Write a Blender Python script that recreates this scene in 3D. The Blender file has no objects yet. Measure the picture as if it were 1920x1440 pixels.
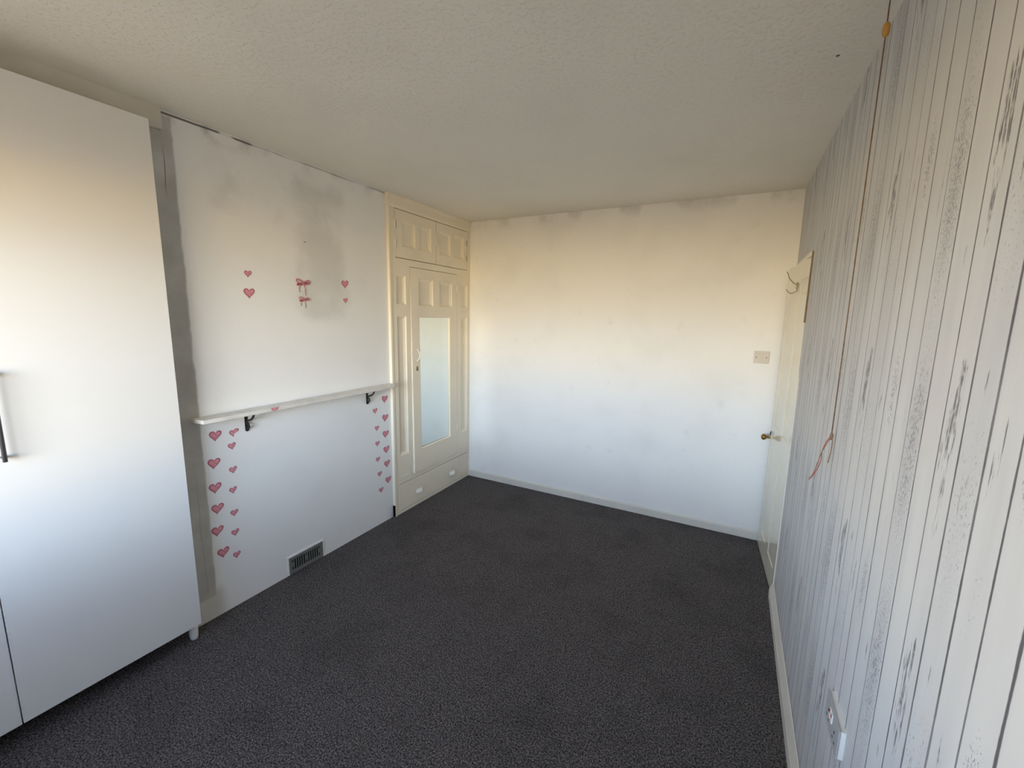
import bpy, bmesh, math, random
from mathutils import Vector, Matrix, Euler
random.seed(4)
SC = bpy.context.scene
COL = SC.collection

# ------------------------------------------------------------------ camera, world, light, exposure
H = 2.55                     # ceiling height
XL, XK, YF = -2.381, -2.363, 3.58     # chimney face, cupboard face, far wall
YB = -0.62                   # window wall, behind the camera
CAMZ = 1.662
def RX(z): return 0.341 - 0.0055 * z   # right wall leans in very slightly

cam = bpy.data.cameras.new('camera'); co = bpy.data.objects.new('camera', cam); COL.objects.link(co)
cam.sensor_fit = 'HORIZONTAL'; cam.sensor_width = 36.0; cam.lens = 793.33 / 1920 * 36.0
cam.clip_start = 0.02
_y, _p, _r = 0.48203, 0.158286, 0.0203279
_Rz = Matrix.Rotation(_y, 3, 'Z')
_fwd = _Rz @ Vector((0, math.cos(_p), -math.sin(_p))); _rt = _Rz @ Vector((1, 0, 0)); _up = _rt.cross(_fwd)
_r2 = _rt * math.cos(_r) + _up * math.sin(_r); _u2 = -_rt * math.sin(_r) + _up * math.cos(_r)
m = Matrix((_r2, _u2, -_fwd)).transposed().to_4x4(); m.translation = Vector((0, 0, CAMZ))
co.matrix_world = m
SC.camera = co

w = bpy.data.worlds.new('outdoor_sky'); SC.world = w; w.use_nodes = True
nt = w.node_tree; nt.nodes.clear()
tc = nt.nodes.new('ShaderNodeTexCoord'); sx = nt.nodes.new('ShaderNodeSeparateXYZ')
nt.links.new(tc.outputs['Generated'], sx.inputs[0])
mr = nt.nodes.new('ShaderNodeMapRange'); mr.inputs['From Min'].default_value = -1; mr.inputs['From Max'].default_value = 1
nt.links.new(sx.outputs['Z'], mr.inputs['Value'])
cr = nt.nodes.new('ShaderNodeValToRGB'); nt.links.new(mr.outputs[0], cr.inputs[0])
SKY = [(-1.0, (.23, .175, .11)), (-.26, (.30, .22, .125)), (-.13, (.78, .56, .27)), (-.055, (3.35, 2.42, 1.06)), (.0, (2.85, 2.5, 1.9)),
       (.05, (2.25, 2.42, 2.55)), (.11, (2.75, 3.2, 3.65)), (.22, (1.35, 1.8, 2.4)), (.36, (.40, .56, .86)), (1.0, (.10, .17, .34))]
els = cr.color_ramp.elements
while len(els) < len(SKY): els.new(0.5)
for e, (z, c) in zip(els, SKY):
    e.position = z * .5 + .5; e.color = (c[0], c[1], c[2], 1)
bg = nt.nodes.new('ShaderNodeBackground'); bg.inputs['Strength'].default_value = 10.8
ow = nt.nodes.new('ShaderNodeOutputWorld')
nt.links.new(cr.outputs[0], bg.inputs[0]); nt.links.new(bg.outputs[0], ow.inputs[0])

WX0, WX1, WZ0, WZ1 = -2.02, -0.47, 0.86, 2.14     # window opening
pl = bpy.data.lights.new('window_portal', 'AREA'); pl.shape = 'RECTANGLE'
pl.size = WX1 - WX0; pl.size_y = WZ1 - WZ0; pl.cycles.is_portal = True
po = bpy.data.objects.new('window_portal', pl); COL.objects.link(po)
po.location = ((WX0 + WX1) / 2, YB - 0.02, (WZ0 + WZ1) / 2); po.rotation_euler = (math.radians(90), 0, 0)

vs = SC.view_settings
vs.view_transform = 'Standard'; vs.look = 'None'; vs.gamma = 1.0; vs.use_curve_mapping = False
vs.exposure = 0.0
cy = SC.cycles
cy.max_bounces = 14; cy.diffuse_bounces = 9; cy.glossy_bounces = 5; cy.transparent_max_bounces = 8
cy.caustics_reflective = True; cy.use_denoising = True; cy.sample_clamp_indirect = 8.0; cy.blur_glossy = 0.0

# ------------------------------------------------------------------ materials
def new_mat(name, base=(.8, .8, .8), rough=.6, spec=.3, metal=0.0):
    m = bpy.data.materials.new(name); m.use_nodes = True
    b = m.node_tree.nodes['Principled BSDF']
    b.inputs['Base Color'].default_value = (*base, 1); b.inputs['Roughness'].default_value = rough
    b.inputs['Specular IOR Level'].default_value = spec; b.inputs['Metallic'].default_value = metal
    return m
class N:
    """small helper for node graphs"""
    def __init__(s, m): s.t = m.node_tree; s.b = s.t.nodes['Principled BSDF']
    def n(s, typ, **kw):
        x = s.t.nodes.new('ShaderNode' + typ)
        for k, v in kw.items(): setattr(x, k, v)
        return x
    def put(s, sock, v):
        if isinstance(v, bpy.types.NodeSocket): s.t.links.new(v, sock)
        elif isinstance(v, tuple) and len(v) == 3 and sock.type == 'RGBA': sock.default_value = (*v, 1)
        else: sock.default_value = v
    def math(s, op, a, b=0.0, c=0.0, clamp=False):
        x = s.n('Math', operation=op, use_clamp=clamp)
        s.put(x.inputs[0], a); s.put(x.inputs[1], b); s.put(x.inputs[2], c); return x.outputs[0]
    def step(s, v, a, b, lo=0.0, hi=1.0):
        x = s.n('MapRange', interpolation_type='SMOOTHSTEP')
        s.put(x.inputs['Value'], v); x.inputs['From Min'].default_value = a; x.inputs['From Max'].default_value = b
        x.inputs['To Min'].default_value = lo; x.inputs['To Max'].default_value = hi; return x.outputs[0]
    def coord(s, scale=(1, 1, 1), loc=(0, 0, 0)):
        c = s.n('TexCoord'); mp = s.n('Mapping'); mp.inputs['Scale'].default_value = scale; mp.inputs['Location'].default_value = loc
        s.t.links.new(c.outputs['Object'], mp.inputs[0]); return mp.outputs[0]
    def xyz(s):
        c = s.n('TexCoord'); x = s.n('SeparateXYZ'); s.t.links.new(c.outputs['Object'], x.inputs[0]); return x.outputs
    def noise(s, vec, scale=5, detail=3, rough=.5, out=0):
        x = s.n('TexNoise'); s.put(x.inputs['Vector'], vec); x.inputs['Scale'].default_value = scale
        x.inputs['Detail'].default_value = detail; x.inputs['Roughness'].default_value = rough; return x.outputs[out]
    def mix(s, f, a, b):
        x = s.n('Mix', data_type='RGBA'); s.put(x.inputs[0], f); s.put(x.inputs[6], a); s.put(x.inputs[7], b); return x.outputs[2]
    def attr(s, name):
        x = s.n('Attribute', attribute_name=name); return x
    def bump(s, h, strength=.3, dist=.01):
        x = s.n('Bump'); s.put(x.inputs['Height'], h); x.inputs['Strength'].default_value = strength; x.inputs['Distance'].default_value = dist
        s.t.links.new(x.outputs[0], s.b.inputs['Normal'])
    def color(s, c): s.put(s.b.inputs['Base Color'], c)

def blotchy(name, base, dark, rough=.6, spec=.3, scale=3.0, bumpscale=40, bumps=.08):
    m = new_mat(name, base, rough, spec); g = N(m); v = g.coord()
    f = g.step(g.noise(v, scale, 4), .42, .75)
    g.color(g.mix(f, base, dark)); g.bump(g.noise(v, bumpscale, 3), bumps, .01)
    return m

WALL_WHITE = (.85, .845, .825)
M_far = new_mat('far_wall_paint', WALL_WHITE, .7, .25)
g = N(M_far); v = g.coord((1, 1, 1)); n1 = g.noise(v, 2.2, 4); n2 = g.noise(v, 9, 5)
c = g.mix(g.step(n1, .45, .8), WALL_WHITE, (.79, .785, .765)); c = g.mix(g.step(n2, .6, .85), c, (.78, .775, .76))
X = g.xyz()
# filler smudges along the top of the wall, and a scuffed patch under the switch
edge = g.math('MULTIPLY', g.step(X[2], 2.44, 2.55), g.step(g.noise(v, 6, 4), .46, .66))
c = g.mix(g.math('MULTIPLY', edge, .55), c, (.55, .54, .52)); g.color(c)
g.bump(g.noise(v, 55, 4), .10, .01)

M_chim = new_mat('chimney_breast_paper', WALL_WHITE, .7, .25)
g = N(M_chim); v = g.coord(); X = g.xyz()
wob = g.math('MULTIPLY', g.math('SUBTRACT', g.noise(v, 5, 4), .5), .16)
yy = g.math('ADD', X[1], wob); zz = g.math('ADD', X[2], wob)
def boxmask(g, y0, y1, z0, z1, e=.02, yv=None, zv=None):
    yv = yv or yy; zv = zv or zz
    a = g.math('MULTIPLY', g.step(yv, y0 - e, y0 + e), g.step(yv, y1 - e, y1 + e, 1, 0))
    b = g.math('MULTIPLY', g.step(zv, z0 - e, z0 + e), g.step(zv, z1 - e, z1 + e, 1, 0))
    return g.math('MULTIPLY', a, b)
WHT = (.86, .86, .85); GRY = (.66, .66, .645)
c = g.mix(g.step(g.noise(v, 2.5, 4), .45, .8), WHT, (.82, .82, .81))
pat = g.step(g.noise(v, 3.4, 5), .30, .62)
patch1 = g.math('MULTIPLY', boxmask(g, 1.70, 2.07, 1.62, 2.44, .05), pat)
patch2 = g.math('MULTIPLY', boxmask(g, 1.25, 2.05, 2.18, 2.43, .07), g.step(g.noise(v, 4.1, 5), .38, .66))
c = g.mix(g.math('MULTIPLY', g.math('MAXIMUM', patch1, patch2), .75), c, GRY)
# bare grey strip of filler by the wardrobe, ending above the carpet
ywob = g.math('ADD', X[1], g.math('MULTIPLY', g.math('SUBTRACT', g.noise(v, 9, 3), .5), .022))
strip = boxmask(g, .90, 1.122, .127, 2.53, .006, ywob, X[2])
c = g.mix(g.math('MULTIPLY', strip, g.step(g.noise(v, 6, 4), .2, .7, .55, .95)), c, (.47, .46, .435))
low = boxmask(g, .90, 1.16, -.1, .16, .03, ywob, X[2])
c = g.mix(g.math('MULTIPLY', low, .6), c, (.60, .585, .53))
# the hairline crack between filler and breast
crk = g.math('ABSOLUTE', g.math('SUBTRACT', g.math('ADD', X[1], g.math('MULTIPLY', g.math('SUBTRACT', g.noise(v, 3, 4), .5), .03)), 1.078))
crk = g.math('MULTIPLY', g.step(crk, .0005, .0028, 1, 0), g.step(g.noise(v, 2.4, 2), .42, .55))
crk = g.math('MULTIPLY', crk, g.math('MAXIMUM', g.step(X[2], 2.15, 2.25), g.math('MULTIPLY', g.step(X[2], .95, .90), .35)))
c = g.mix(g.math('MULTIPLY', crk, .85), c, (.10, .09, .085))
# crack and dark smudge under the ceiling
zt = g.math('ADD', X[2], g.math('MULTIPLY', g.math('SUBTRACT', g.noise(v, 7, 4), .5), .012))
ck = g.math('MULTIPLY', g.step(zt, 2.531, 2.538), g.step(zt, 2.541, 2.548, 1, 0))
m1 = boxmask(g, 1.0, 1.335, 2, 3, .012, X[1], X[2]); m2 = boxmask(g, 1.395, 1.50, 2, 3, .02, X[1], X[2])
ck = g.math('MULTIPLY', ck, g.math('MAXIMUM', g.math('MAXIMUM', m1, m2), g.step(g.noise(g.coord((1, 1, 0)), 3.1, 2), .30, .60, .1, .6)))
sm = g.math('MULTIPLY', g.step(zt, 2.44, 2.54), g.step(g.noise(v, 8, 5), .45, .68))
sm = g.math('MULTIPLY', sm, g.step(X[1], 1.05, 1.75, 1, .25))
c = g.mix(g.math('MULTIPLY', sm, .7), c, (.33, .31, .30)); c = g.mix(g.math('MULTIPLY', ck, .9), c, (.09, .08, .08))
g.color(c)
bl = g.step(g.noise(v, 11, 2), .66, .74)
g.bump(g.math('ADD', g.math('MULTIPLY', g.noise(v, 45, 4), .4), g.math('MULTIPLY', bl, .5)), .10, .012)

M_alc = blotchy('alcove_paint', (.80, .79, .76), (.7, .69, .66))
M_trim = blotchy('filler_board_paint', (.66, .63, .56), (.58, .55, .49), .6, .3, 4)
M_ceil = new_mat('textured_ceiling_paint', (.81, .79, .725), .8, .2)
g = N(M_ceil); v = g.coord()
stip = g.step(g.noise(v, 62, 3, .6), .50, .74); sw = g.noise(v, 22, 4)
g.color(g.mix(g.step(g.noise(v, 1.6, 4), .4, .8), (.82, .80, .735), (.77, .75, .69)))
g.bump(g.math('ADD', stip, g.math('MULTIPLY', sw, .6)), .32, .012)

M_carpet = new_mat('charcoal_carpet', (.03, .03, .032), .95, .05)
g = N(M_carpet); v = g.coord()
wv = g.n('TexVoronoi'); wv.inputs['Scale'].default_value = 170; g.put(wv.inputs['Vector'], v)
fl = g.noise(v, 150, 3, .75); pt = g.noise(v, 2.6, 5, .6); pt2 = g.noise(v, 14, 4)
c = g.mix(g.step(fl, .34, .70), (.034, .032, .033), (.34, .31, .31))
c = g.mix(g.math('MULTIPLY', g.step(wv.outputs['Distance'], .35, .8), .5), c, (.016, .016, .017))
c = g.mix(g.math('MULTIPLY', g.step(pt, .45, .70), .28), c, (.036, .034, .036))
c = g.mix(g.math('MULTIPLY', g.step(pt2, .55, .75), .22), c, (.036, .033, .036))
g.color(c); g.bump(g.math('ADD', fl, g.math('MULTIPLY', wv.outputs['Distance'], -.8)), .8, .012)

CREAM = (.88, .80, .65)
def cream_paint(name, base, rough, spec=.45, bs=.07):
    m = new_mat(name, base, rough, spec); g = N(m); v = g.coord()
    f = g.step(g.noise(v, 3, 5), .45, .8)
    d = tuple(x * .9 for x in base)
    ch = g.step(g.noise(v, 38, 3), .74, .78)
    c = g.mix(f, base, d); c = g.mix(g.math('MULTIPLY', ch, .35), c, (.45, .38, .27)); g.color(c)
    g.bump(g.noise(g.coord((1, 1, .25)), 60, 3), bs, .008)
    return m
M_cream = cream_paint('aged_cream_gloss', CREAM, .38)
M_door = cream_paint('door_cream_gloss', (.74, .70, .58), .11, .6, .02)
M_skirt = cream_paint('skirting_white_gloss', (.72, .69, .62), .4)
M_gap = new_mat('shadow_gap_dark', (.02, .018, .016), .9, .1)
M_white = new_mat('white_melamine', (.755, .75, .735), .5, .2)
M_shelf = blotchy('shelf_white_paint', (.74, .72, .68), (.62, .60, .57), .45, .4, 8)
M_pull = new_mat('white_gloss_enamel', (.82, .79, .72), .25, .5)
M_iron = new_mat('black_wrought_iron', (.012, .011, .011), .45, .4)
M_handle = new_mat('dark_steel', (.17, .16, .17), .38, .5, .75)
M_brass = new_mat('aged_brass', (.30, .19, .06), .30, .5, .9)
M_wire = new_mat('old_painted_wire', (.27, .22, .13), .4, .4)
M_mirror = new_mat('mirror_silvering', (.86, .92, .89), .015, .5, 1.0)
M_vent = new_mat('dull_zinc', (.22, .215, .20), .5, .4, .2)
M_black = new_mat('dark_void', (.006, .006, .006), .9, .1)
M_plastic = new_mat('white_plastic', (.76, .75, .72), .35, .45)
M_grey = new_mat('greyish_plastic', (.40, .40, .405), .4, .4)
M_swb = new_mat('cream_plastic', (.62, .57, .50), .35, .45)
M_red = new_mat('red_plastic', (.35, .02, .02), .4, .4)
M_amber = new_mat('amber_plastic', (.50, .27, .06), .3, .5)
M_cord = blotchy('grubby_cord', (.20, .13, .09), (.13, .08, .055), .8, .1, 60)
M_cordend = blotchy('pinkish_cord_tail', (.27, .11, .09), (.15, .12, .09), .8, .1, 40)
M_brown = new_mat('dull_brown', (.20, .14, .085), .7, .2)
M_glass = bpy.data.materials.new('window_glass'); M_glass.use_nodes = True
t = M_glass.node_tree; t.nodes.clear()
_o = t.nodes.new('ShaderNodeOutputMaterial'); _a = t.nodes.new('ShaderNodeBsdfTransparent'); _b = t.nodes.new('ShaderNodeBsdfGlossy')
_b.inputs['Roughness'].default_value = .02
_x = t.nodes.new('ShaderNodeMixShader'); _x.inputs[0].default_value = .06
t.links.new(_a.outputs[0], _x.inputs[1]); t.links.new(_b.outputs[0], _x.inputs[2]); t.links.new(_x.outputs[0], _o.inputs[0])

M_heart = new_mat('pink_watercolour_print', (.6, .2, .26), .6, .2)
g = N(M_heart); a = g.attr('rim'); v = g.coord()
c = g.mix(g.step(g.noise(v, 70, 3), .35, .7), (.62, .22, .27), (.72, .34, .37))
g.color(g.mix(g.step(a.outputs['Fac'], .35, .95), c, (.40, .10, .15)))
M_bow = new_mat('pink_ribbon_print', (.5, .13, .17), .6, .2)
g = N(M_bow); g.color(g.mix(g.step(g.noise(g.coord(), 90, 3), .4, .65), (.48, .13, .16), (.66, .32, .34)))

# printed wood-plank wallpaper
M_paper = new_mat('plank_print_wallpaper', (.8, .8, .8), .62, .25)
g = N(M_paper); v = g.coord(); X = g.xyz()
uv = g.n('UVMap', uv_map='plank'); s2 = g.n('SeparateXYZ'); g.t.links.new(uv.outputs[0], s2.inputs[0])
streaky = g.coord((1, 1, .10)); long_ = g.coord((1, 1, .035))
base = g.mix(g.step(g.noise(streaky, 16, 4), .35, .75), (.56, .565, .572), (.50, .507, .522))
base = g.mix(g.math('MULTIPLY', g.step(g.noise(v, 3.3, 3), .5, .75), .5), base, (.535, .505, .515))
nl = g.noise(g.coord((1, 1, .5)), 26, 4, .7)
d = g.math('ADD', g.math('MINIMUM', s2.outputs[0], s2.outputs[1]), g.math('MULTIPLY', g.math('SUBTRACT', nl, .5), 1.2))
line = g.step(d, .45, 1.15, 1, 0)
line = g.math('MULTIPLY', line, g.step(g.noise(g.coord((1, 1, .3)), 14, 3), .25, .6, .72, 1))
am = g.attr('marks'); sep = g.n('SeparateColor'); g.t.links.new(am.outputs['Color'], sep.inputs[0])
strk = g.math('MULTIPLY', g.step(g.math('ADD', g.noise(g.coord((1, 1, .07)), 210, 4, .65), g.math('MULTIPLY', sep.outputs[0], .30)), .64, .73), g.step(sep.outputs[0], .05, .3))
strk = g.math('MULTIPLY', strk, g.step(g.noise(g.coord((1, 1, .4)), 150, 3), .3, .55, .25, 1))
spk = g.math('MULTIPLY', g.step(g.math('ADD', g.noise(g.coord((1, 1, .5)), 290, 3, .65), g.math('MULTIPLY', sep.outputs[1], .19)), .655, .72), g.step(sep.outputs[1], .05, .3))
fine = g.math('MULTIPLY', g.step(g.noise(g.coord((1, 1, .06)), 60, 4, .6), .70, .76), .40)
hz = g.math('MULTIPLY', sep.outputs[2], .5)
base = g.mix(hz, base, (.42, .43, .45))
dk = g.math('MAXIMUM', g.math('MULTIPLY', line, .95), g.math('MAXIMUM', g.math('MULTIPLY', strk, .80), g.math('MAXIMUM', g.math('MULTIPLY', spk, .52), fine)))
g.color(g.mix(dk, base, (.085, .08, .09)))
g.bump(g.math('ADD', g.math('MULTIPLY', line, -.5), g.math('MULTIPLY', g.noise(streaky, 40, 3), .4)), .12, .004)

# ------------------------------------------------------------------ geometry helpers
def link(o, parent=None):
    COL.objects.link(o)
    if parent: o.parent = parent
    return o
def obj(name, bm, mat, parent=None, smooth=False, normals=True):
    if normals: bmesh.ops.recalc_face_normals(bm, faces=bm.faces[:])
    me = bpy.data.meshes.new(name); bm.to_mesh(me); bm.free()
    for mm in (mat if isinstance(mat, (list, tuple)) else [mat]): me.materials.append(mm)
    if smooth:
        for p in me.polygons: p.use_smooth = True
    return link(bpy.data.objects.new(name, me), parent)
def tag(o, label=None, cat=None, group=None, kind=None):
    if label: o['label'] = label
    if cat: o['category'] = cat
    if group: o['group'] = group
    if kind: o['kind'] = kind
    return o
def thing(name, label, cat, loc=(0, 0, 0), group=None, kind=None, rot=None):
    o = bpy.data.objects.new(name, None); o.empty_display_size = .05; COL.objects.link(o); o.location = loc
    if rot: o.rotation_euler = rot
    return tag(o, label, cat, group, kind)
def child(name, bm, mat, root, smooth=False):
    """mesh given in world space, parented to a thing (translation + rotation undone)"""
    mw = Matrix.Translation(root.location) @ root.rotation_euler.to_matrix().to_4x4()
    q = root.parent
    while q:
        mw = (Matrix.Translation(q.location) @ q.rotation_euler.to_matrix().to_4x4()) @ mw; q = q.parent
    bm.transform(mw.inverted())
    return obj(name, bm, mat, root, smooth)
ID = Matrix.Identity(4)
def box(bm, a, b, M=ID, bev=0.0, seg=2):
    r = bmesh.ops.create_cube(bm, size=1.0)
    vs_ = r['verts']
    for v_ in vs_:
        v_.co = Vector((a[i] + (v_.co[i] + .5) * (b[i] - a[i]) for i in range(3)))
    if bev > 0:
        es = list({e for v_ in vs_ for e in v_.link_edges})
        rr = bmesh.ops.bevel(bm, geom=es, offset=bev, segments=seg, affect='EDGES', profile=.7)
        vs_ = list({v_ for f in rr['faces'] for v_ in f.verts} | {v_ for v_ in vs_ if v_.is_valid})
    if M is not ID:
        for v_ in vs_: v_.co = M @ v_.co
    return bm
def nbox(a, b, M=ID, bev=0.0): return box(bmesh.new(), a, b, M, bev)
def prism(bm, pts, z0, z1, M=ID):
    """polygon in (u,v), extruded along w"""
    lo = [bm.verts.new(M @ Vector((p[0], p[1], z0))) for p in pts]; hi = [bm.verts.new(M @ Vector((p[0], p[1], z1))) for p in pts]
    bm.faces.new(lo[::-1]); bm.faces.new(hi)
    for i in range(len(pts)):
        j = (i + 1) % len(pts); bm.faces.new((lo[i], lo[j], hi[j], hi[i]))
    return bm
def tube(bm, pts, r, seg=10, cap=True):
    pts = [Vector(p) for p in pts]; rad = r if isinstance(r, (list, tuple)) else [r] * len(pts)
    rings = []; prev = None
    for i, p in enumerate(pts):
        d_ = (pts[min(i + 1, len(pts) - 1)] - pts[max(i - 1, 0)]).normalized()
        if prev is None:
            ref = Vector((0, 0, 1)) if abs(d_.z) < .9 else Vector((1, 0, 0)); nrm = d_.cross(ref).normalized()
        else:
            nrm = (prev - d_ * prev.dot(d_)).normalized()
        prev = nrm; bi = d_.cross(nrm)
        rings.append([bm.verts.new(p + (nrm * math.cos(2 * math.pi * k / seg) + bi * math.sin(2 * math.pi * k / seg)) * rad[i]) for k in range(seg)])
    for a, b in zip(rings, rings[1:]):
        for k in range(seg): bm.faces.new((a[k], a[(k + 1) % seg], b[(k + 1) % seg], b[k]))
    if cap: bm.faces.new(rings[0][::-1]); bm.faces.new(rings[-1])
    return bm
def smooth_path(pts, n=6):
    P = [Vector(p) for p in pts]; out = []
    for i in range(len(P) - 1):
        a, b, c_, d_ = P[max(i - 1, 0)], P[i], P[i + 1], P[min(i + 2, len(P) - 1)]
        for k in range(n):
            t_ = k / n
            out.append(.5 * ((2 * b) + (-a + c_) * t_ + (2 * a - 5 * b + 4 * c_ - d_) * t_ ** 2 + (-a + 3 * b - 3 * c_ + d_) * t_ ** 3))
    out.append(P[-1]); return out
def lathe(bm, prof, M, seg=20):
    """profile (radius, height) turned about w of M"""
    rings = []
    for r_, h_ in prof:
        rings.append([bm.verts.new(M @ Vector((max(r_, 1e-5) * math.cos(2 * math.pi * k / seg), max(r_, 1e-5) * math.sin(2 * math.pi * k / seg), h_))) for k in range(seg)])
    for a, b in zip(rings, rings[1:]):
        for k in range(seg): bm.faces.new((a[k], a[(k + 1) % seg], b[(k + 1) % seg], b[k]))
    bm.faces.new(rings[0][::-1]); bm.faces.new(rings[-1]); return bm

def framed_board(rect, holes, thick, M, front=0.0, arris=0.0015):
    """board with real rectangular holes; front face at w=front, back at front-thick"""
    bm = bmesh.new()
    us = sorted({rect[0], rect[1], *[x for h_ in holes for x in h_[:2]]}); vs2 = sorted({rect[2], rect[3], *[x for h_ in holes for x in h_[2:]]})
    def inh(u, v_): return any(h_[0] < u < h_[1] and h_[2] < v_ < h_[3] for h_ in holes)
    solid = {}
    for i in range(len(us) - 1):
        for j in range(len(vs2) - 1):
            solid[i, j] = not inh((us[i] + us[i + 1]) / 2, (vs2[j] + vs2[j + 1]) / 2)
    cache = {}
    def V(i, j, k):
        if (i, j, k) not in cache: cache[i, j, k] = bm.verts.new(M @ Vector((us[i], vs2[j], front - thick * k)))
        return cache[i, j, k]
    for (i, j), s in solid.items():
        if not s: continue
        bm.faces.new((V(i, j, 0), V(i + 1, j, 0), V(i + 1, j + 1, 0), V(i, j + 1, 0)))
        bm.faces.new((V(i, j, 1), V(i, j + 1, 1), V(i + 1, j + 1, 1), V(i + 1, j, 1)))
        for (di, dj, a, b) in ((-1, 0, (i, j), (i, j + 1)), (1, 0, (i + 1, j + 1), (i + 1, j)), (0, -1, (i + 1, j), (i, j)), (0, 1, (i, j + 1), (i + 1, j + 1))):
            if not solid.get((i + di, j + dj), False):
                bm.faces.new((V(*a, 0), V(*b, 0), V(*b, 1), V(*a, 1)))
    return bm
def sunk_panel(rect, M, top=0.0, depth=.016, mould=.020):
    """moulding that slopes in from the frame edge, a fillet and the flat panel"""
    bm = bmesh.new(); u0, u1, v0, v1 = rect
    rings = []
    for ins, w_ in ((0, top - .0015), (.003, top - .0015), (.006, top - .006), (mould * .75, top - depth * .75), (mould, top - depth * .8), (mould, top - depth)):
        rings.append([bm.verts.new(M @ Vector(p)) for p in ((u0 + ins, v0 + ins, w_), (u1 - ins, v0 + ins, w_), (u1 - ins, v1 - ins, w_), (u0 + ins, v1 - ins, w_))])
    for a, b in zip(rings, rings[1:]):
        for k in range(4): bm.faces.new((a[k], a[(k + 1) % 4], b[(k + 1) % 4], b[k]))
    bm.faces.new(rings[-1])
    return bm

# ------------------------------------------------------------------ room shell
XA = -2.99          # back of the alcoves
tag(obj('floor', nbox((XA - .1, YB - .3, -.1), (.55, YF + .1, 0)), M_carpet), 'dark charcoal grey fitted carpet covering the whole floor', 'floor', kind='structure')
tag(obj('ceiling', nbox((XA - .1, YB - .3, H), (.55, YF + .1, H + .1)), M_ceil), 'off-white stippled textured ceiling', 'ceiling', kind='structure')
tag(obj('wall_far', nbox((XA - .1, YF, -.1), (.55, YF + .1, H)), M_far), 'plain white painted end wall with warm and bluish daylight on it', 'wall', kind='structure')
bm = bmesh.new(); box(bm, (XA - .1, .985, 0), (XL, 2.4745, H)); box(bm, (XA - .1, YB, 0), (XA, .985, H)); box(bm, (XA - .1, 2.4745, 0), (XA, YF, H))
tag(obj('wall_left', bm, M_chim), 'patchy white chimney breast wall between wardrobe and built-in cupboard', 'wall', kind='structure')
# window wall behind the camera
bm = bmesh.new()
box(bm, (XA - .1, YB - .3, 0), (WX0, YB, H)); box(bm, (WX1, YB - .3, 0), (.55, YB, H))
box(bm, (WX0, YB - .3, 0), (WX1, YB, WZ0)); box(bm, (WX0, YB - .3, WZ1), (WX1, YB, H))
tag(obj('wall_back', bm, M_far), 'white window wall behind the viewer', 'wall', kind='structure')
WXM = (WX0 + WX1) / 2
win = thing('window_1', 'white framed casement window in the wall behind the viewer', 'window', ((WX0 + WX1) / 2, YB - .2, WZ0), kind='structure')
bm = framed_board((WX0, WX1, WZ0, WZ1), [(WX0 + .05, WXM - .025, WZ0 + .05, WZ1 - .05), (WXM + .025, WX1 - .05, WZ0 + .05, WZ1 - .05)], .06, Matrix(((1, 0, 0, 0), (0, 0, -1, YB - .2), (0, 1, 0, 0), (0, 0, 0, 1))))
child('window_frame', bm, M_plastic, win)
for a, b in ((WX0 + .05, WXM - .025), (WXM + .025, WX1 - .05)):
    child('pane', nbox((a, YB - .182, WZ0 + .05), (b, YB - .178, WZ1 - .05)), M_glass, win)
child('window_sill', nbox((WX0 - .04, YB - .14, WZ0 - .03), (WX1 + .04, YB + .06, WZ0 + .002), bev=.004), M_plastic, win)

# right wall: a sheet of printed wallpaper on a solid wall, with a real door opening
DY0, DY1, DZ = 2.862, 3.555, 2.030
lines = [.600, .682, .758, .834, .912, .986, 1.066, 1.146, 1.226, 1.309, 1.368, 1.452, 1.538, 1.618, 1.690]
lw = {.682: .0030, .758: .0022, .834: .0030, .912: .0025, .986: .0018, 1.066: .0021, 1.146: .0014, 1.226: .0021, 1.309: .0020, 1.368: .0012, 1.452: .0018, 1.538: .0020, 1.618: .0018, 1.690: .0014}
PW = .541
full = [(y, lw.get(y, .002)) for y in lines]
k = 0
per = [(.682 + PW * 2 + .0, .0028), (.758 + PW * 2, .0021), (.834 + PW * 2, .0028), (.912 + PW * 2, .0024), (.986 + PW * 2, .0018), (1.066 + PW * 2, .0021), (1.146 + PW * 2, .0015)]
full = [(y, wd) for y, wd in full if y < 1.70] + [(y + PW * i, wd) for i in range(0, 5) for y, wd in per]
full = [(y - PW * i, wd) for i in (3, 2, 1) for y, wd in [(.682 + .0, .003), (.758, .0022), (.834, .003), (.912, .0025), (.986, .0018), (1.066, .0021), (1.146, .0014)]
        if y - PW * i < .585] + full
full = sorted({round(y, 4): wd for y, wd in full if YB < y < YF - .012}.items())
ed = [(YB, .002)] + full + [(YF, .002)]
PZ = .495
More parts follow.
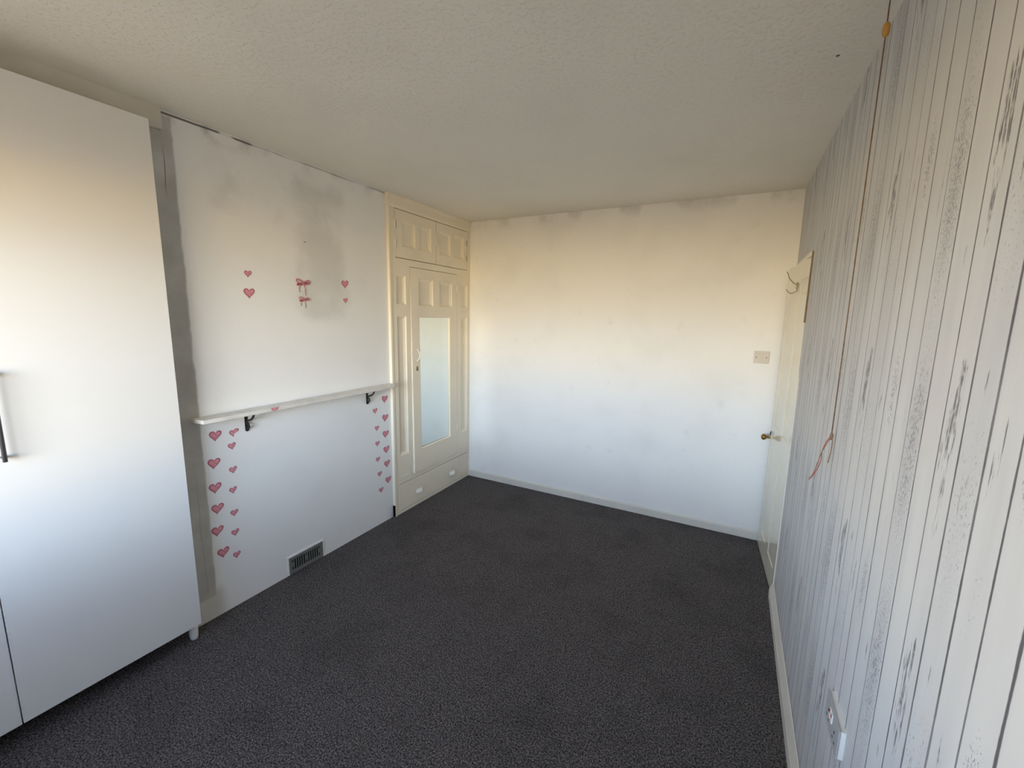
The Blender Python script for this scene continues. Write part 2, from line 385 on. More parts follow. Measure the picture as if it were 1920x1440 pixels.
def marks(y, z):
    """print density: streaks, speckles, haze, in the wallpaper's own repeat"""
    q = (y - .60) % PW + .60 if y < 1.70 or True else y
    if y >= 1.141: q = (y - 1.141) % (PW) + .60 + 0.0
    zr = (1.605 - z) % PZ        # distance below the repeat's top
    s = p = h = 0.0
    def blob(cy, z0, z1, wy, slope=0.0):
        c0 = cy + slope * (zr - z0)
        wy *= 1.7
        if zr < z0 - .02 or zr > z1 + .02: return 0.0
        e = min(1, max(0, min((zr - z0 + .02) / .03, (z1 + .02 - zr) / .04)))
        return e * max(0, 1 - abs(q - c0) / wy)
    s = max(s, 1.0 * blob(.9415, 0.0, .085, .010, .05), .95 * blob(.958, .05, .17, .014, -.02), .8 * blob(.943, .09, .20, .008), .9 * blob(.972, .145, .20, .006), .6 * blob(.95, .2, .32, .010))
    s = max(s, .8 * blob(.872, .005, .05, .0045), .7 * blob(.885, .19, .24, .005), .6 * blob(.80, .06, .16, .006), .55 * blob(.815, .12, .2, .005), .7 * blob(1.018, .31, .335, .004), .45 * blob(1.04, .0, .06, .004))
    s = max(s, .6 * blob(1.19, .02, .07, .005), .5 * blob(1.205, .25, .33, .005), .55 * blob(.63, .1, .3, .006))
    if 1.066 < q < 1.146:
        p = (.35 + .65 * max(0, math.sin((zr + .02) / PZ * math.pi * 1.15))) * (1 - .55 * abs((q - 1.106) / .04))
        h = .95 * p
    if .682 < q < .758:
        dens = max(0, math.sin((zr / PZ) * math.pi * 2 + .4)); p = max(p, 1.15 * dens * max(0, 1 - abs(q - .722) / .03))
    if .834 < q < .912: p = max(p, .38 * max(0, math.sin((zr / PZ) * math.pi)) ); h = max(h, .25)
    if .758 < q < .834: p = max(p, .6 * max(0, 1 - abs(zr - .34) / .1) * max(0, 1 - abs(q - .793) / .018))
    return s, p, h
bm = bmesh.new(); uvl = bm.loops.layers.uv.new('plank'); mk = bm.verts.layers.float_color.new('marks')
NZ = 128; NC = 8
for (ya, wa), (yb, wb) in zip(ed, ed[1:]):
    n_c = NC if yb < 2.4 else 3
    ys = [ya + (yb - ya) * i / n_c for i in range(n_c + 1)]
    zs = sorted(set([H * i / NZ for i in range(NZ + 1)] + ([DZ] if yb > DY0 - .1 else [])))
    # split a plank that straddles the door edge
    if ya < DY0 < yb: ys = sorted(set([y for y in ys if abs(y - DY0) > .004] + [DY0]))
    if ya < DY1 < yb: ys = sorted(set([y for y in ys if abs(y - DY1) > .004] + [DY1]))
    grid = []
    for y in ys:
        col = []
        for z in zs:
            v_ = bm.verts.new((RX(z), y, z)); v_[mk] = (*marks(y, z), 1.0); col.append(v_)
        grid.append(col)
    for i in range(len(ys) - 1):
        for j in range(len(zs) - 1):
            ym = (ys[i] + ys[i + 1]) / 2; zm = (zs[j] + zs[j + 1]) / 2
            if DY0 < ym < DY1 and zm < DZ: continue
            f = bm.faces.new((grid[i][j], grid[i][j + 1], grid[i + 1][j + 1], grid[i + 1][j]))
            for lp in f.loops:
                y = lp.vert.co.y; lp[uvl].uv = ((y - ya) / (wa * 1.35), (yb - y) / (wb * 1.35))
# the solid wall behind the paper
for a, b in (((YB - .0), DY0), (DY1, YF)):
    box(bm, (.3425, a, 0), (.55, b, H))
box(bm, (.3425, DY0, DZ), (.55, DY1, H))
box(bm, (.52, DY0, 0), (.55, DY1, DZ))
wr = obj('wall_right', bm, M_paper, normals=False)
tag(wr, 'wall papered in pale grey-white vertical plank print, on the right', 'wall', kind='structure')

# fascia board over the wardrobe
bm = nbox((XA, YB, 2.457), (-2.358, 1.078, H), bev=.002)
tag(obj('trim_1', bm, M_trim), 'beige boxed fascia under the ceiling above the white wardrobe', 'trim', kind='structure')
# skirting
sk = thing('baseboard_far', 'low white painted skirting board along the plain end wall', 'skirting', (-1.1, YF, 0), kind='structure')
pf = [(0, 0), (.014, 0), (.014, .055), (.010, .062), (0, .066)]
MB = Matrix(((0, 0, 1, 0), (-1, 0, 0, YF), (0, 1, 0, 0), (0, 0, 0, 1)))
child('board', prism(bmesh.new(), pf, -2.362, -1.112, MB), M_skirt, sk)
child('board', prism(bmesh.new(), [(u * .93, v_ * 1.03) for u, v_ in pf], -1.1105, .336, MB), M_skirt, sk)
pr_ = [(.338, 0), (.320, 0), (.320, .052), (.323, .058), (.336, .098), (.339, .100)]
MR = Matrix(((1, 0, 0, 0), (0, 0, 1, 0), (0, 1, 0, 0), (0, 0, 0, 1)))
bm = prism(bmesh.new(), pr_, YB, 2.835, MR)
tag(obj('baseboard_right', bm, M_skirt), 'cream skirting board along the foot of the plank-print wall', 'skirting', kind='structure')

# ------------------------------------------------------------------ door, ajar in the right wall
door = thing('door_1', 'cream gloss four-panel door standing slightly ajar in the right wall', 'door', (.335, 2.862, 0), kind='structure')
dv = Vector((-.048, .675, 0)).normalized(); dn = Vector((-dv.y, dv.x, 0))      # along the leaf, out into the room
MD = Matrix(((dv.x, 0, dn.x, .335), (dv.y, 0, dn.y, 2.862), (0, 1, 0, 0), (0, 0, 0, 1)))
LWD = .684
PN = [(.055, .262, .945, 1.917), (.385, .570, .945, 1.917), (.055, .262, .141, .780), (.385, .570, .141, .780)]
leaf = child('leaf', framed_board((0, LWD, .006, 2.022), PN, .036, MD), M_door, door)
for r_ in PN:
    bm = sunk_panel(r_, MD, 0, .004, .007)
    box(bm, (r_[0], r_[2], -.034), (r_[1], r_[3], -.020), MD)
    child('panel', bm, M_door, leaf)
# knob, rose and key plate
kb = bmesh.new(); s_ = .625; kz = .838
MK = Matrix.Translation(MD @ Vector((s_, kz, 0))) @ Matrix(((dv.x, 0, dn.x), (dv.y, 0, dn.y), (0, 1, 0))).to_4x4()
lathe(kb, [(.011, .001), (.010, .006), (.0075, .012), (.0075, .024), (.010, .028), (.017, .033), (.0215, .041), (.0225, .048), (.021, .055), (.014, .061), (.004, .0635)], MK)
child('knob', kb, M_brass, door, True)
kb = bmesh.new(); pts = [(.017 * math.cos(t_ * math.pi / 8), .036 * math.sin(t_ * math.pi / 8)) for t_ in range(16)]
prism(kb, [(x_ + s_ + .0, y_ + kz + .002) for x_, y_ in pts], 0, .0035, MD)
child('key_plate', kb, M_door, door)
kb = nbox((s_ - .006, kz + .018, .002), (s_ + .006, kz + .046, .010), MD, .002)
child('key', kb, M_iron, door)
# strip of architrave on the near side, lining round the opening
ar = bmesh.new()
MA = Matrix(((1, 0, 0, 0), (0, 1, 0, 0), (0, 0, 1, 0), (0, 0, 0, 1)))
for (ya, yb, za, zb) in ((2.822, 2.858, 0, 2.06),):
    vs_ = []
    for z in (za, zb):
        for (x_, y_) in ((.345, ya), (RX(z) - .009 + .0066 * z, ya), (RX(z) - .009 + .0066 * z, yb), (.345, yb)): vs_.append(ar.verts.new((x_, y_, z)))
    for f in ((0, 1, 2, 3), (4, 7, 6, 5), (0, 4, 5, 1), (1, 5, 6, 2), (2, 6, 7, 3), (3, 7, 4, 0)): ar.faces.new([vs_[i] for i in f])
child('architrave', ar, M_door, door)
child('brown_edge', nbox((.3245, 2.832, 1.66), (.345, 2.858, 2.045), bev=.003), M_brown, door)['label'] = 'narrow brown strip at the door edge'  # narrow brown strip on the upper part of the near side
child('architrave_head', nbox((.324, 2.858, 2.024), (.345, 3.578, 2.050), bev=.002), M_door, door)
child('lining', nbox((.343, DY0, DZ - .012), (.52, DY1, DZ)), M_door, door)
child('lining', nbox((.345, DY0, 0), (.52, DY0 + .012, DZ)), M_door, door)
child('lining', nbox((.345, DY1 - .012, 0), (.52, DY1, DZ)), M_door, door)
# wire hat-and-coat hook screwed to the leaf
hk = thing('coat_hook', 'old wire hat-and-coat hook screwed high on the cream door', 'hook', (.312, 3.20, 1.885))
Y0 = 3.20
tp = [(.246, 1.972), (.254, 1.955), (.262, 1.932), (.283, 1.907), (.306, 1.890)]
child('hat_prong', tube(bmesh.new(), smooth_path([(x_, Y0, z_) for x_, z_ in tp]), .0026, 8), M_wire, hk, True)
lp_ = [(.306, 1.890), (.311, 1.876), (.309, 1.858), (.301, 1.848), (.282, 1.839), (.263, 1.848), (.252, 1.864)]
child('coat_prong', tube(bmesh.new(), smooth_path([(x_, Y0, z_) for x_, z_ in lp_]), .0026, 8), M_wire, hk, True)
child('hook_base', nbox((.303, Y0 - .012, 1.868), (.3125, Y0 + .012, 1.905), bev=.002), M_wire, hk)

# ------------------------------------------------------------------ built-in cupboard
MC = Matrix(((0, 0, 1, XK), (1, 0, 0, 0), (0, 1, 0, 0), (0, 0, 0, 1)))      # u along y, v up, w into the room
cup = thing('built_in_cupboard', 'tall cream panelled built-in cupboard with mirrored door and bottom drawer', 'cupboard', (XK, 3.03, 0))
U0, U1 = 2.487, 3.578
LD = (2.549, 3.045, 2.096, 2.449); RD = (3.050, 3.528, 2.096, 2.449)
MDR = (2.710, 3.358, .303, 2.036); DRW = (2.531, 3.532, .030, .256)
LS = [(2.549, 2.656, 1.736, 1.964), (2.549, 2.656, .500, 1.648)]; RS = [(3.426, 3.534, 1.736, 1.952), (3.428, 3.534, .498, 1.648)]
grow = lambda r_, e: (r_[0] - e, r_[1] + e, r_[2] - e, r_[3] + e)
holes = [(LD[0] - .004, RD[1] + .004, 2.091, 2.4545), grow(MDR, .004), (DRW[0] - .003, DRW[1] + .003, DRW[2] - .003, DRW[3] + .006)] + LS + RS
child('face_frame', framed_board((U0, U1, 0, H - .001), holes, .022, MC), M_cream, cup)
for r_ in LS + RS:
    child('panel', sunk_panel(r_, MC, 0, .016, .022), M_cream, cup)
# carcase behind, dark inside
bm = bmesh.new()
box(bm, (XA, U0, 0), (XK - .024, U0 + .015, H - .002)); box(bm, (XA, U1 - .012, 0), (XK - .024, U1, H - .002))
box(bm, (XA, U0, 2.06), (XK - .03, U1, 2.075)); box(bm, (XA, U0, .27), (XK - .03, U1, .285)); box(bm, (XA, U0 + .015, 0), (XA + .01, U1 - .012, H - .002))
child('carcase', bm, M_gap, cup)
# pilaster strip and cornice
child('side_strip', nbox((XL - .004, 2.4752, .0), (XK + .006, 2.497, 2.463), bev=.003), M_cream, cup)
child('dark_gap_strip', nbox((XL + .001, 2.4715, .004), (XK + .0065, 2.4749, .098)), M_black, cup)  # black strip standing in for the dark gap at the foot of the trim
cpf = [(0, 2.458), (.004, 2.458), (.009, 2.470), (.010, 2.520), (.014, 2.530), (.016, H - .001), (0, H - .001)]
MCN = Matrix(((1, 0, 0, XK), (0, 0, 1, 0), (0, 1, 0, 0), (0, 0, 0, 1)))
bm = prism(bmesh.new(), cpf, 2.468, U1, MCN); box(bm, (XL - .004, 2.468, 2.458), (XK, 2.4755, H - .001))
child('cornice', bm, M_cream, cup)
# short bead lines under the side panels
child('bead', nbox((2.549, .318, 0), (2.656, .322, .0025), MC), M_cream, cup)
child('bead', nbox((3.426, .318, 0), (3.520, .322, .0025), MC), M_cream, cup)
def hinge(u, v_, root, w_=0.0, h_=.055, M=MC):
    b = bmesh.new(); tube(b, [M @ Vector((u, v_ - h_ / 2, w_ + .003)), M @ Vector((u, v_ + h_ / 2, w_ + .003))], .0045, 8)
    box(b, (u - .013, v_ - h_ / 2, w_ - .001), (u + .013, v_ + h_ / 2, w_ + .0015), M)
    return child('hinge', b, M_cream, root)
for r_, pans, hu in ((LD, [(2.624, 2.778, 2.181, 2.378), (2.830, 2.980, 2.181, 2.378)], LD[0]), (RD, [(3.098, 3.259, 2.181, 2.381), (3.312, 3.466, 2.184, 2.385)], RD[1])):
    dr = child('door', framed_board(r_, pans, .022, MC, .0015), M_cream, cup)
    for q in pans: child('panel', sunk_panel(q, MC, .0015, .016, .024), M_cream, dr)
    for hz_ in (2.342, 2.204): hinge(hu, hz_, dr)
    b = bmesh.new()
    if r_ is LD:
        tube(b, smooth_path([MC @ Vector(p) for p in ((3.014, 2.315, .003), (3.02, 2.318, .014), (3.028, 2.300, .018), (3.036, 2.285, .016), (3.030, 2.262, .018), (3.02, 2.25, .014), (3.014, 2.252, .003))]), .004, 8)
        child('catch_handle', b, M_cream, dr, True)
    else:
        box(b, (3.060, 2.245, .0015), (3.072, 2.315, .006), MC, .0015); tube(b, smooth_path([MC @ Vector(p) for p in ((3.066, 2.29, .006), (3.060, 2.285, .016), (3.045, 2.278, .018))]), .0035, 8)
        child('catch', b, M_cream, dr)
# main door, a touch ajar: turned about its hinge side
AJ = math.radians(1.25)
MAJ = MC @ (Matrix.Translation((MDR[1], 0, .0015)) @ Matrix.Rotation(AJ, 4, 'Y') @ Matrix.Translation((-MDR[1], 0, 0)))
MP = [(2.807, 2.998, 1.733, 1.955), (3.091, 3.280, 1.735, 1.951)]; MI = (2.808, 3.246, .498, 1.648)
def twist(bm, flat=False):
    for v_ in bm.verts:
        k_ = .013 if flat else .025 * (1 - (v_.co.z - .3) / 1.733)
        v_.co.x += (MDR[1] - v_.co.y) * k_
    return bm
MAJ = MC @ Matrix.Translation((0, 0, .0015))
md = child('door', twist(framed_board(MDR, MP + [MI], .022, MAJ)), M_cream, cup); md['label'] = 'mirrored main door'
for q in MP: child('panel', twist(sunk_panel(q, MAJ, 0, .016, .024)), M_cream, md)
bm = bmesh.new()
rings = []
for ins, w_ in ((0, -.001), (.004, -.001), (.011, -.010), (.011, -.013)):
    rings.append([bm.verts.new(MAJ @ Vector(p)) for p in ((MI[0] + ins, MI[2] + ins, w_), (MI[1] - ins, MI[2] + ins, w_), (MI[1] - ins, MI[3] - ins, w_), (MI[0] + ins, MI[3] - ins, w_))])
for a, b in zip(rings, rings[1:]):
    for k in range(4): bm.faces.new((a[k], a[(k + 1) % 4], b[(k + 1) % 4], b[k]))
child('mirror_bead', twist(bm), M_cream, md)
child('mirror', twist(nbox((MI[0] + .004, MI[2] + .004, -.018), (MI[1] - .004, MI[3] - .004, -.0135), MAJ), True), M_mirror, md)['label'] = 'tall rectangular mirror glass'
for hz_ in (1.902, .569): hinge(MDR[1] + .003, hz_, md)
b = bmesh.new()
tube(b, smooth_path([MAJ @ Vector(p) for p in ((2.768, 1.372, .003), (2.768, 1.368, .016), (2.776, 1.345, .022), (2.781, 1.320, .022), (2.774, 1.292, .018), (2.768, 1.276, .003))]), [.0045] * 31, 8)
child('pull_handle', twist(b), M_pull, md, True)
b = bmesh.new(); prism(b, [(2.768 + .012 * math.cos(t_ * math.pi / 6), 1.212 + .022 * math.sin(t_ * math.pi / 6)) for t_ in range(12)], 0, .003, MAJ)
child('key_plate', twist(b), M_wire, md)
b = bmesh.new(); prism(b, [(2.768 + .004 * math.cos(t_ * math.pi / 4), 1.203 + .008 * math.sin(t_ * math.pi / 4)) for t_ in range(8)], .003, .0036, MAJ)
child('keyhole', twist(b), M_black, md)
dw = child('drawer', nbox((DRW[0], DRW[2], -.020), (DRW[1], DRW[3], .0015), MC, .0015), M_cream, cup)
for u in (2.785, 3.275):
    # half-round cup pull
    b = bmesh.new(); rings = []
    for i in range(9):
        th = math.pi * i / 8; rings.append([])
        for j in range(7):
            ph = math.pi / 2 * j / 6
            rings[-1].append(b.verts.new(MC @ Vector((u - .042 * math.cos(th) * (1 - .08 * j / 6), .122 + .019 - .030 * (1 - math.sin(ph)) * 1.0 + 0.0 - .008 * math.sin(th) * 0, .0015 + .024 * math.sin(th) * math.cos(ph * .55) * (.25 + .75 * (1 - math.sin(ph)) ** .5)))))
    for a, c_ in zip(rings, rings[1:]):
        for j in range(6): b.faces.new((a[j], a[j + 1], c_[j + 1], c_[j]))
    box(b, (u - .044, .107, 0), (u + .044, .145, .003), MC, .001)
    child('cup_pull', b, M_pull, dw, True)

# ------------------------------------------------------------------ wardrobe
WX = -2.258
wd = thing('wardrobe', 'tall plain white two-door wardrobe standing in the left alcove', 'wardrobe', (-2.6, .37, 0))
bm = bmesh.new()
for y in (-.248, .366, .962):
    box(bm, (-2.90, y, .098), (-2.279, y + .018, 2.440), bev=.001)
box(bm, (-2.90, -.23, .098), (-2.279, .962, .118)); box(bm, (-2.90, -.23, 2.420), (-2.279, .962, 2.440)); box(bm, (-2.905, -.248, .098), (-2.897, .980, 2.440))
child('body', bm, M_white, wd)
for a, b in ((-.250, .3705), (.3745, .984)):
    d_ = child('door', nbox((WX - .019, a, .098), (WX, b, 2.449), bev=.0012), M_white, wd)
    hy = b - .060 if a < 0 else a + .060
    hb = bmesh.new()
    tube(hb, [(WX + .032, hy, 1.122), (WX + .032, hy, 1.442)], .0065, 10)
    for z in (1.134, 1.430): tube(hb, [(WX - .001, hy, z), (WX + .032, hy, z)], .005, 8)
    child('handle', hb, M_handle, d_, True)
for y, xs_ in ((-.20, (-2.314, -2.85)), (.37, (-2.58,)), (.969, (-2.314, -2.85))):
    for x in xs_:
        if x < -2.8 and y > .9: y = .950
        lg = bmesh.new(); lathe(lg, [(.014, 0), (.017, .004), (.019, .02), (.021, .098)], Matrix.Translation((x, y, 0)), 14)
        child('leg', lg, M_plastic, wd, True)

# ------------------------------------------------------------------ shelf and brackets
sh = thing('wall_shelf', 'narrow white wooden shelf across the chimney breast on two black brackets', 'shelf', (XL, 1.77, 1.104))
XS = -2.281
bm = bmesh.new()
pts = [(XL + .001, 1.078), (XS + .000, 1.090), (XS, 2.425), (XS - .006, 2.438), (XS - .018, 2.450), (XS - .05, 2.468), (XL + .001, 2.472)]
prism(bm, pts, 1.104, 1.124)
es = [e for e in bm.edges if abs(e.verts[0].co.z - e.verts[1].co.z) < 1e-5]
bmesh.ops.bevel(bm, geom=es, offset=.0012, segments=1, affect='EDGES')
child('board', bm, M_shelf, sh)
for y in (1.350, 2.232):
    b = bmesh.new()
    box(b, (XL, y - .008, 1.000), (XL + .004, y + .008, 1.104), bev=.001); box(b, (XL, y - .006, 1.0995), (XL + .088, y + .006, 1.1038), bev=.001)
    tube(b, smooth_path([(XL + .003, y, 1.022), (XL + .016, y, 1.016), (XL + .026, y, 1.026), (XL + .022, y, 1.040), (XL + .012, y, 1.042), (XL + .010, y, 1.050), (XL + .026, y, 1.062), (XL + .050, y, 1.070), (XL + .070, y, 1.086), (XL + .078, y, 1.100)]), .0058, 8)
    lathe(b, [(.010, 0), (.010, .004), (.004, .007)], Matrix.Translation((XL + .004, y, 1.006)) @ Matrix.Rotation(math.pi / 2, 4, 'Y'), 10)
    child('bracket', b, M_iron, sh)['label'] = 'black scrolled iron bracket'

# ------------------------------------------------------------------ air vent
av = thing('air_vent', 'grey metal air vent low in the chimney breast by the carpet', 'vent', (XL, 1.665, .06))
MV = Matrix(((0, 0, 1, XL), (1, 0, 0, 0), (0, 1, 0, 0), (0, 0, 0, 1)))
V0, V1, Z0, Z1 = 1.545, 1.786, .009, .112
hl = []
n_s = 13; pitch = (V1 - V0 - .03) / n_s
for i in range(n_s):
    u = V0 + .015 + (i + .5) * pitch
    if i in (0, 6, 12): hl += [(u - .005, u + .005, Z0 + .020, Z0 + .038), (u - .0046, u + .0046, Z1 - .034, Z1 - .016)]
    else: hl.append((u - .0053, u + .0053, Z0 + .018, Z1 - .014))
child('grille', framed_board((V0, V1, Z0, Z1), hl, .004, MV, .005), M_vent, av)
fr = framed_board((V0 - .002, V1 + .002, Z0 - .004, Z1 + .002), [(V0 + .003, V1 - .003, Z0 + .004, Z1 - .004)], .006, MV, .0075)
child('rim', fr, M_vent, av)
child('void', nbox((V0 + .002, Z0 + .002, .0003), (V1 - .002, Z1 - .002, .0009), MV), M_black, av)
child('plaster_lip', framed_board((V0 - .013, V1 + .012, Z0 - .004, Z1 + .014), [(V0 - .004, V1 + .004, Z0 - .004, Z1 + .005)], .006, MV, .006), M_far, av)

# ------------------------------------------------------------------ wall stickers
def heart_pts(n=28, lean=0.0, fat=1.0):
    out = []
    for i in range(n):
        t_ = 2 * math.pi * i / n
        x_ = 16 * math.sin(t_) ** 3; y_ = 13 * math.cos(t_) - 5 * math.cos(2 * t_) - 2 * math.cos(3 * t_) - math.cos(4 * t_)
        x_ /= 32.0; y_ = y_ / 32.0
        out.append((x_ * fat + lean * y_, y_ * 1.0 + (.10 * x_ if x_ > 0 else .04 * -x_)))
    return out
def heart(y, z, wd_, label, group=None, rot=0.0, lean=.06, tall=1.0, xw=XL, clip=None, torn=False):
    bm = bmesh.new(); lay = bm.verts.layers.float.new('rim'); pts = heart_pts(28, lean)
    c_, s_ = math.cos(rot), math.sin(rot); rings = []
    for sc, rim, dp in ((1.0, 1.0, 0.0), (1.0, 1.0, .0006), (.84, .75, .0009), (.62, .05, .0010), (.30, 0.0, .0010)):
        rg = []
        for (px, py) in pts:
            if torn and px > 0: px = px * 1.25; py = py * (.55 if py < .1 else .9) + .12
            a, b = px * sc * wd_, (py * sc + .02 * (1 - sc)) * wd_ * tall
            u = a * c_ - b * s_; v_ = a * s_ + b * c_
            if clip is not None: v_ = max(clip[0], min(clip[1], v_))
            vv = bm.verts.new((dp, u, v_)); vv[lay] = rim; rg.append(vv)
        rings.append(rg)
    n = len(pts)
    for a, b in zip(rings, rings[1:]):
        for k in range(n): bm.faces.new((a[k], a[(k + 1) % n], b[(k + 1) % n], b[k]))
    bm.faces.new(rings[-1]); bm.faces.new(rings[0][::-1])
    if clip is not None: bmesh.ops.dissolve_degenerate(bm, dist=1e-6, edges=bm.edges[:])
    o = obj('heart_sticker', bm, M_heart); o.location = (xw + .0004, y, z)
    return tag(o, label, 'sticker', group)
ORD = ['topmost', 'second from the top', 'third from the top', 'fourth from the top', 'fifth from the top', 'lowest']
ORS = ['', 'topmost whole heart', 'second whole heart down', 'third whole heart down', 'fourth whole heart down', 'fifth whole heart down', 'lowest heart']
for i, (y, z, s_) in enumerate([(1.187, 1.011, .062), (1.168, .864, .063), (1.163, .729, .063), (1.165, .611, .063), (1.154, .487, .062), (1.173, .353, .062)]):
    heart(y, z, s_ * 1.0, 'large pink heart sticker, %s of the column nearest the wardrobe' % ORD[i], 'large hearts in the left column', rot=random.uniform(-.10, .05))
for i, (y, z, s_) in enumerate([(1.279, 1.003, .046), (1.265, .933, .042), (1.260, .799, .042), (1.251, .685, .041), (1.247, .553, .041), (1.243, .438, .042), (1.241, .304, .041)]):
    if i == 0: heart(y, z, s_, 'torn and stretched small pink heart sticker just left of the left shelf bracket', 'small hearts in the left column', torn=True)
    else: heart(y, z, s_, 'small pink heart sticker left of the vent, %s in its column' % ORS[i], 'small hearts in the left column', rot=random.uniform(-.08, .12))
for i, (y, z, s_) in enumerate([(2.411, 1.007, .062), (2.411, .857, .064), (2.411, .725, .064), (2.415, .597, .064), (2.418, .478, .064), (2.426, .340, .061)]):
    heart(y, z, s_, 'larger pink heart sticker, %s of the column beside the cupboard' % ORD[i], 'larger hearts by the cupboard', rot=random.uniform(-.12, .04))
ORR = ['topmost', 'second from the top', 'third from the top', 'fourth from the top', 'fifth from the top', 'lowest']
for i, (y, z, s_) in enumerate([(2.308, .931, .046), (2.322, .792, .044), (2.322, .669, .044), (2.322, .541, .042), (2.337, .418, .045), (2.346, .282, .045)]):
    heart(y, z, s_, 'small pink heart sticker, %s of the column under the right bracket' % ORR[i], 'small hearts below the right bracket', rot=random.uniform(-.1, .08))
heart(1.423, 1.864, .040, 'small pink heart sticker high on the left, above the big heart', rot=.0)
heart(1.422, 1.761, .061, 'big pink heart sticker high on the left of the bare chimney wall', rot=.0)
heart(2.074, 1.857, .058, 'medium pink heart sticker high on the right, beside the bow stickers', rot=.06)
heart(2.073, 1.747, .038, 'tiny pink heart sticker under the medium heart, high on the right', rot=.06)
# the heart cut off at the shelf edge lies on the shelf's front edge
heart(1.459, 1.118, .046, 'pink heart sticker wrapped on the front edge of the shelf', rot=.0, xw=XS, clip=(-.0125, .0055))

def bow(y, z, s_, label):
    root = thing('bow_sticker', label, 'sticker', (XL + .0005, y, z))
    lay = [0]
    def flat(name, pts, wdt):
        lay[0] += 1; off = Vector((.0010 * lay[0], 0, 0))
        bm = bmesh.new(); P = [off + Vector((0, p[0] * s_, p[1] * s_)) for p in smooth_path([(p[0], p[1], 0) for p in pts], 6)]
        L_, R_ = [], []
        for i, p in enumerate(P):
            d_ = (P[min(i + 1, len(P) - 1)] - P[max(i - 1, 0)]).normalized(); nrm = Vector((0, -d_.z, d_.y))
            ww = wdt[0] + (wdt[1] - wdt[0]) * i / (len(P) - 1); ww *= s_
            L_.append(p + nrm * ww); R_.append(p - nrm * ww)
        for i in range(len(P) - 1):
            q = [L_[i], L_[i + 1], R_[i + 1], R_[i]]
            lo = [bm.verts.new(p) for p in q]; hi = [bm.verts.new(p + Vector((.0008, 0, 0))) for p in q]
            bm.faces.new(lo[::-1]); bm.faces.new(hi)
            for a in range(4): bm.faces.new((lo[a], lo[(a + 1) % 4], hi[(a + 1) % 4], hi[a]))
        bmesh.ops.remove_doubles(bm, verts=bm.verts[:], dist=1e-6)
        return obj(name, bm, M_bow, root)
    flat('tail', [(-.02, -.03), (-.20, -.18), (-.30, -.34), (-.28, -.48), (-.31, -.60)], (.03, .022))
    flat('tail', [(.04, -.03), (.11, -.20), (.16, -.42), (.15, -.62), (.18, -.80)], (.03, .022))
    flat('loop', [(-.03, .02), (-.22, .0), (-.40, -.06), (-.42, -.12), (-.22, -.10), (-.02, -.01)], (.06, .06))
    flat('loop', [(.03, .02), (.2, .02), (.40, .0), (.46, .02), (.22, .08), (.02, .03)], (.05, .04))
    flat('loop', [(-.03, .04), (-.20, .20), (-.42, .26), (-.50, .16), (-.40, .04), (-.20, .02), (-.03, .02)], (.045, .05))
    flat('loop', [(.03, .04), (.20, .16), (.42, .22), (.50, .12), (.40, .0), (.20, -.04), (.03, .0)], (.045, .05))
    k_ = bmesh.new(); prism(k_, [(.075 * s_ * math.cos(a * math.pi / 5), .08 * s_ * math.sin(a * math.pi / 5)) for a in range(10)], .0075, .0085, Matrix(((0, 0, 1, 0), (1, 0, 0, 0), (0, 1, 0, 0), (0, 0, 0, 1))))
    obj('knot', k_, M_bow, root)
bow(1.753, 1.836, .088, 'larger pink ribbon bow sticker, upper of the two bows on the chimney wall')
bow(1.753, 1.737, .064, 'smaller pink ribbon bow sticker, lower of the two bows on the chimney wall')
nl_ = bmesh.new(); lathe(nl_, [(.0016, 0), (.0016, .014), (.004, .015), (.0035, .0165)], Matrix.Translation((XL, 1.775, 2.083)) @ Matrix.Rotation(math.pi / 2, 4, 'Y'), 10)
tag(obj('wall_nail', nl_, M_wire), 'small picture nail left in the chimney wall above the bow stickers', 'nail')

# ------------------------------------------------------------------ light switch on the far wall
sw_ = thing('light_switch', 'single white rocker light switch on the far wall beside the door', 'switch', (.178, YF, 1.403))
MS = Matrix(((1, 0, 0, 0), (0, 0, -1, YF), (0, 1, 0, 0), (0, 0, 0, 1)))
child('plate', nbox((.129, 1.359, 0), (.227, 1.449, .009), MS, .003), M_swb, sw_)
child('rocker', nbox((.165, 1.388, .008), (.187, 1.418, .013), MS, .002), M_swb, sw_)
for x in (.146, .210):
    b = bmesh.new(); lathe(b, [(.0042, 0), (.0042, .0008), (.003, .0014)], MS @ Matrix.Translation((x, 1.403, .009)), 12); child('screw', b, M_handle, sw_)

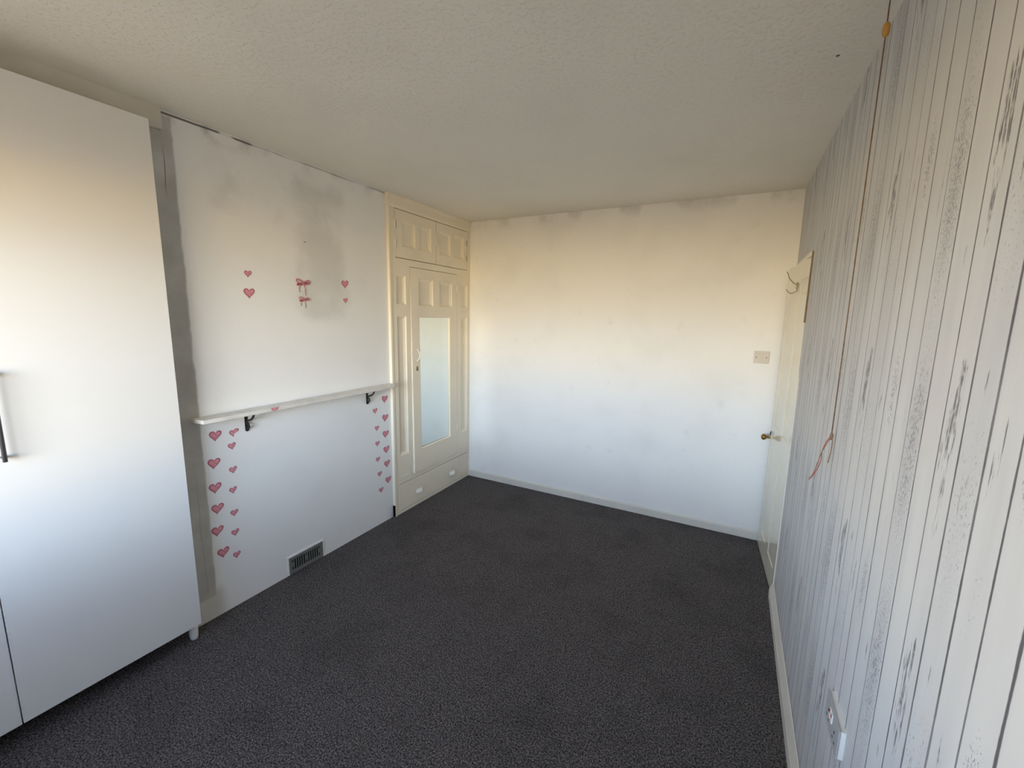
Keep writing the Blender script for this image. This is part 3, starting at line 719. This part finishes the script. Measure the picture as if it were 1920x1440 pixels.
# ------------------------------------------------------------------ pull cord
pc = thing('pull_cord', 'long grubby pull cord with amber toggle hanging by the plank-print wall', 'cord', (.279, 1.574, 2.55))
child('cord', tube(bmesh.new(), [(.279, 1.574, H - .02), (.2822, 1.5875, 2.445), (.298, 1.655, 1.916), (.317, 1.735, 1.282)], .0017, 8), M_cord, pc, True)
b = bmesh.new(); lathe(b, [(.003, -.018), (.007, -.015), (.009, -.004), (.009, .008), (.006, .016), (.003, .018)], Matrix.Translation((.2822, 1.5875, 2.443)), 14)
cm = bmesh.new(); lathe(cm, [(.024, 0), (.024, -.006), (.017, -.012), (.010, -.024), (.004, -.026)], Matrix.Translation((.279, 1.574, H)), 18)
child('ceiling_switch', cm, M_plastic, pc, True)
child('toggle', b, M_amber, pc, True)['label'] = 'small amber plastic toggle'
b = bmesh.new(); lathe(b, [(.0015, -.014), (.0045, -.008), (.0055, 0), (.0045, .007), (.0015, .012)], Matrix.Translation((.317, 1.735, 1.284)), 10)
child('knot', b, M_cord, pc, True)
for nm, P, mt in (('cord_tail', [(.317, 1.735, 1.284), (.308, 1.735, 1.258), (.296, 1.735, 1.222), (.290, 1.733, 1.190), (.282, 1.732, 1.150), (.270, 1.730, 1.122)], M_cordend),
                  ('cord_tail', [(.316, 1.735, 1.284), (.306, 1.738, 1.262), (.298, 1.739, 1.226), (.298, 1.738, 1.192), (.286, 1.734, 1.150), (.271, 1.730, 1.123)], M_cordend),
                  ('cord_tail', [(.317, 1.735, 1.284), (.321, 1.734, 1.268), (.321, 1.733, 1.235), (.317, 1.733, 1.190)], M_cord)):
    child(nm, tube(bmesh.new(), smooth_path(P, 5), .0015, 7), mt, pc, True)

# ------------------------------------------------------------------ double socket, low on the right wall
so = thing('socket_outlet', 'white surface-mounted double socket with red-marked switches, low on plank-print wall', 'socket', (.338, 1.281, .60))
sx0 = .3222
child('back_box', nbox((.3255, 1.210, .560), (.3385, 1.352, .640), bev=.002), M_plastic, so)
child('face_plate', nbox((sx0, 1.208, .558), (.3262, 1.354, .642), bev=.0015), M_grey, so)
for y in (1.297, 1.279):
    r_ = child('rocker', nbox((sx0 - .003, y - .0065, .600), (sx0 + .001, y + .0065, .626), bev=.001), M_plastic, so)
    child('red_mark', nbox((sx0 - .0036, y - .005, .615), (sx0 - .0025, y + .005, .624)), M_red, r_)
for yc in (1.245, 1.320):
    for (a, c_, w2, h2) in ((0, .012, .004, .008), (-.011, -.010, .007, .003), (.011, -.010, .007, .003)):
        child('pin_slot', nbox((sx0 - .0006, yc + a - w2 / 2, .590 + c_ - h2 / 2), (sx0 + .001, yc + a + w2 / 2, .590 + c_ + h2 / 2)), M_black, so)

# small nail hole fixing in the ceiling
b = bmesh.new(); lathe(b, [(.006, 0), (.005, -.002), (.002, -.003)], Matrix.Translation((.217, 1.899, H)), 10)
tag(obj('ceiling_screw', b, M_brown), 'small dark screw head in the ceiling near the plank-print wall', 'screw')
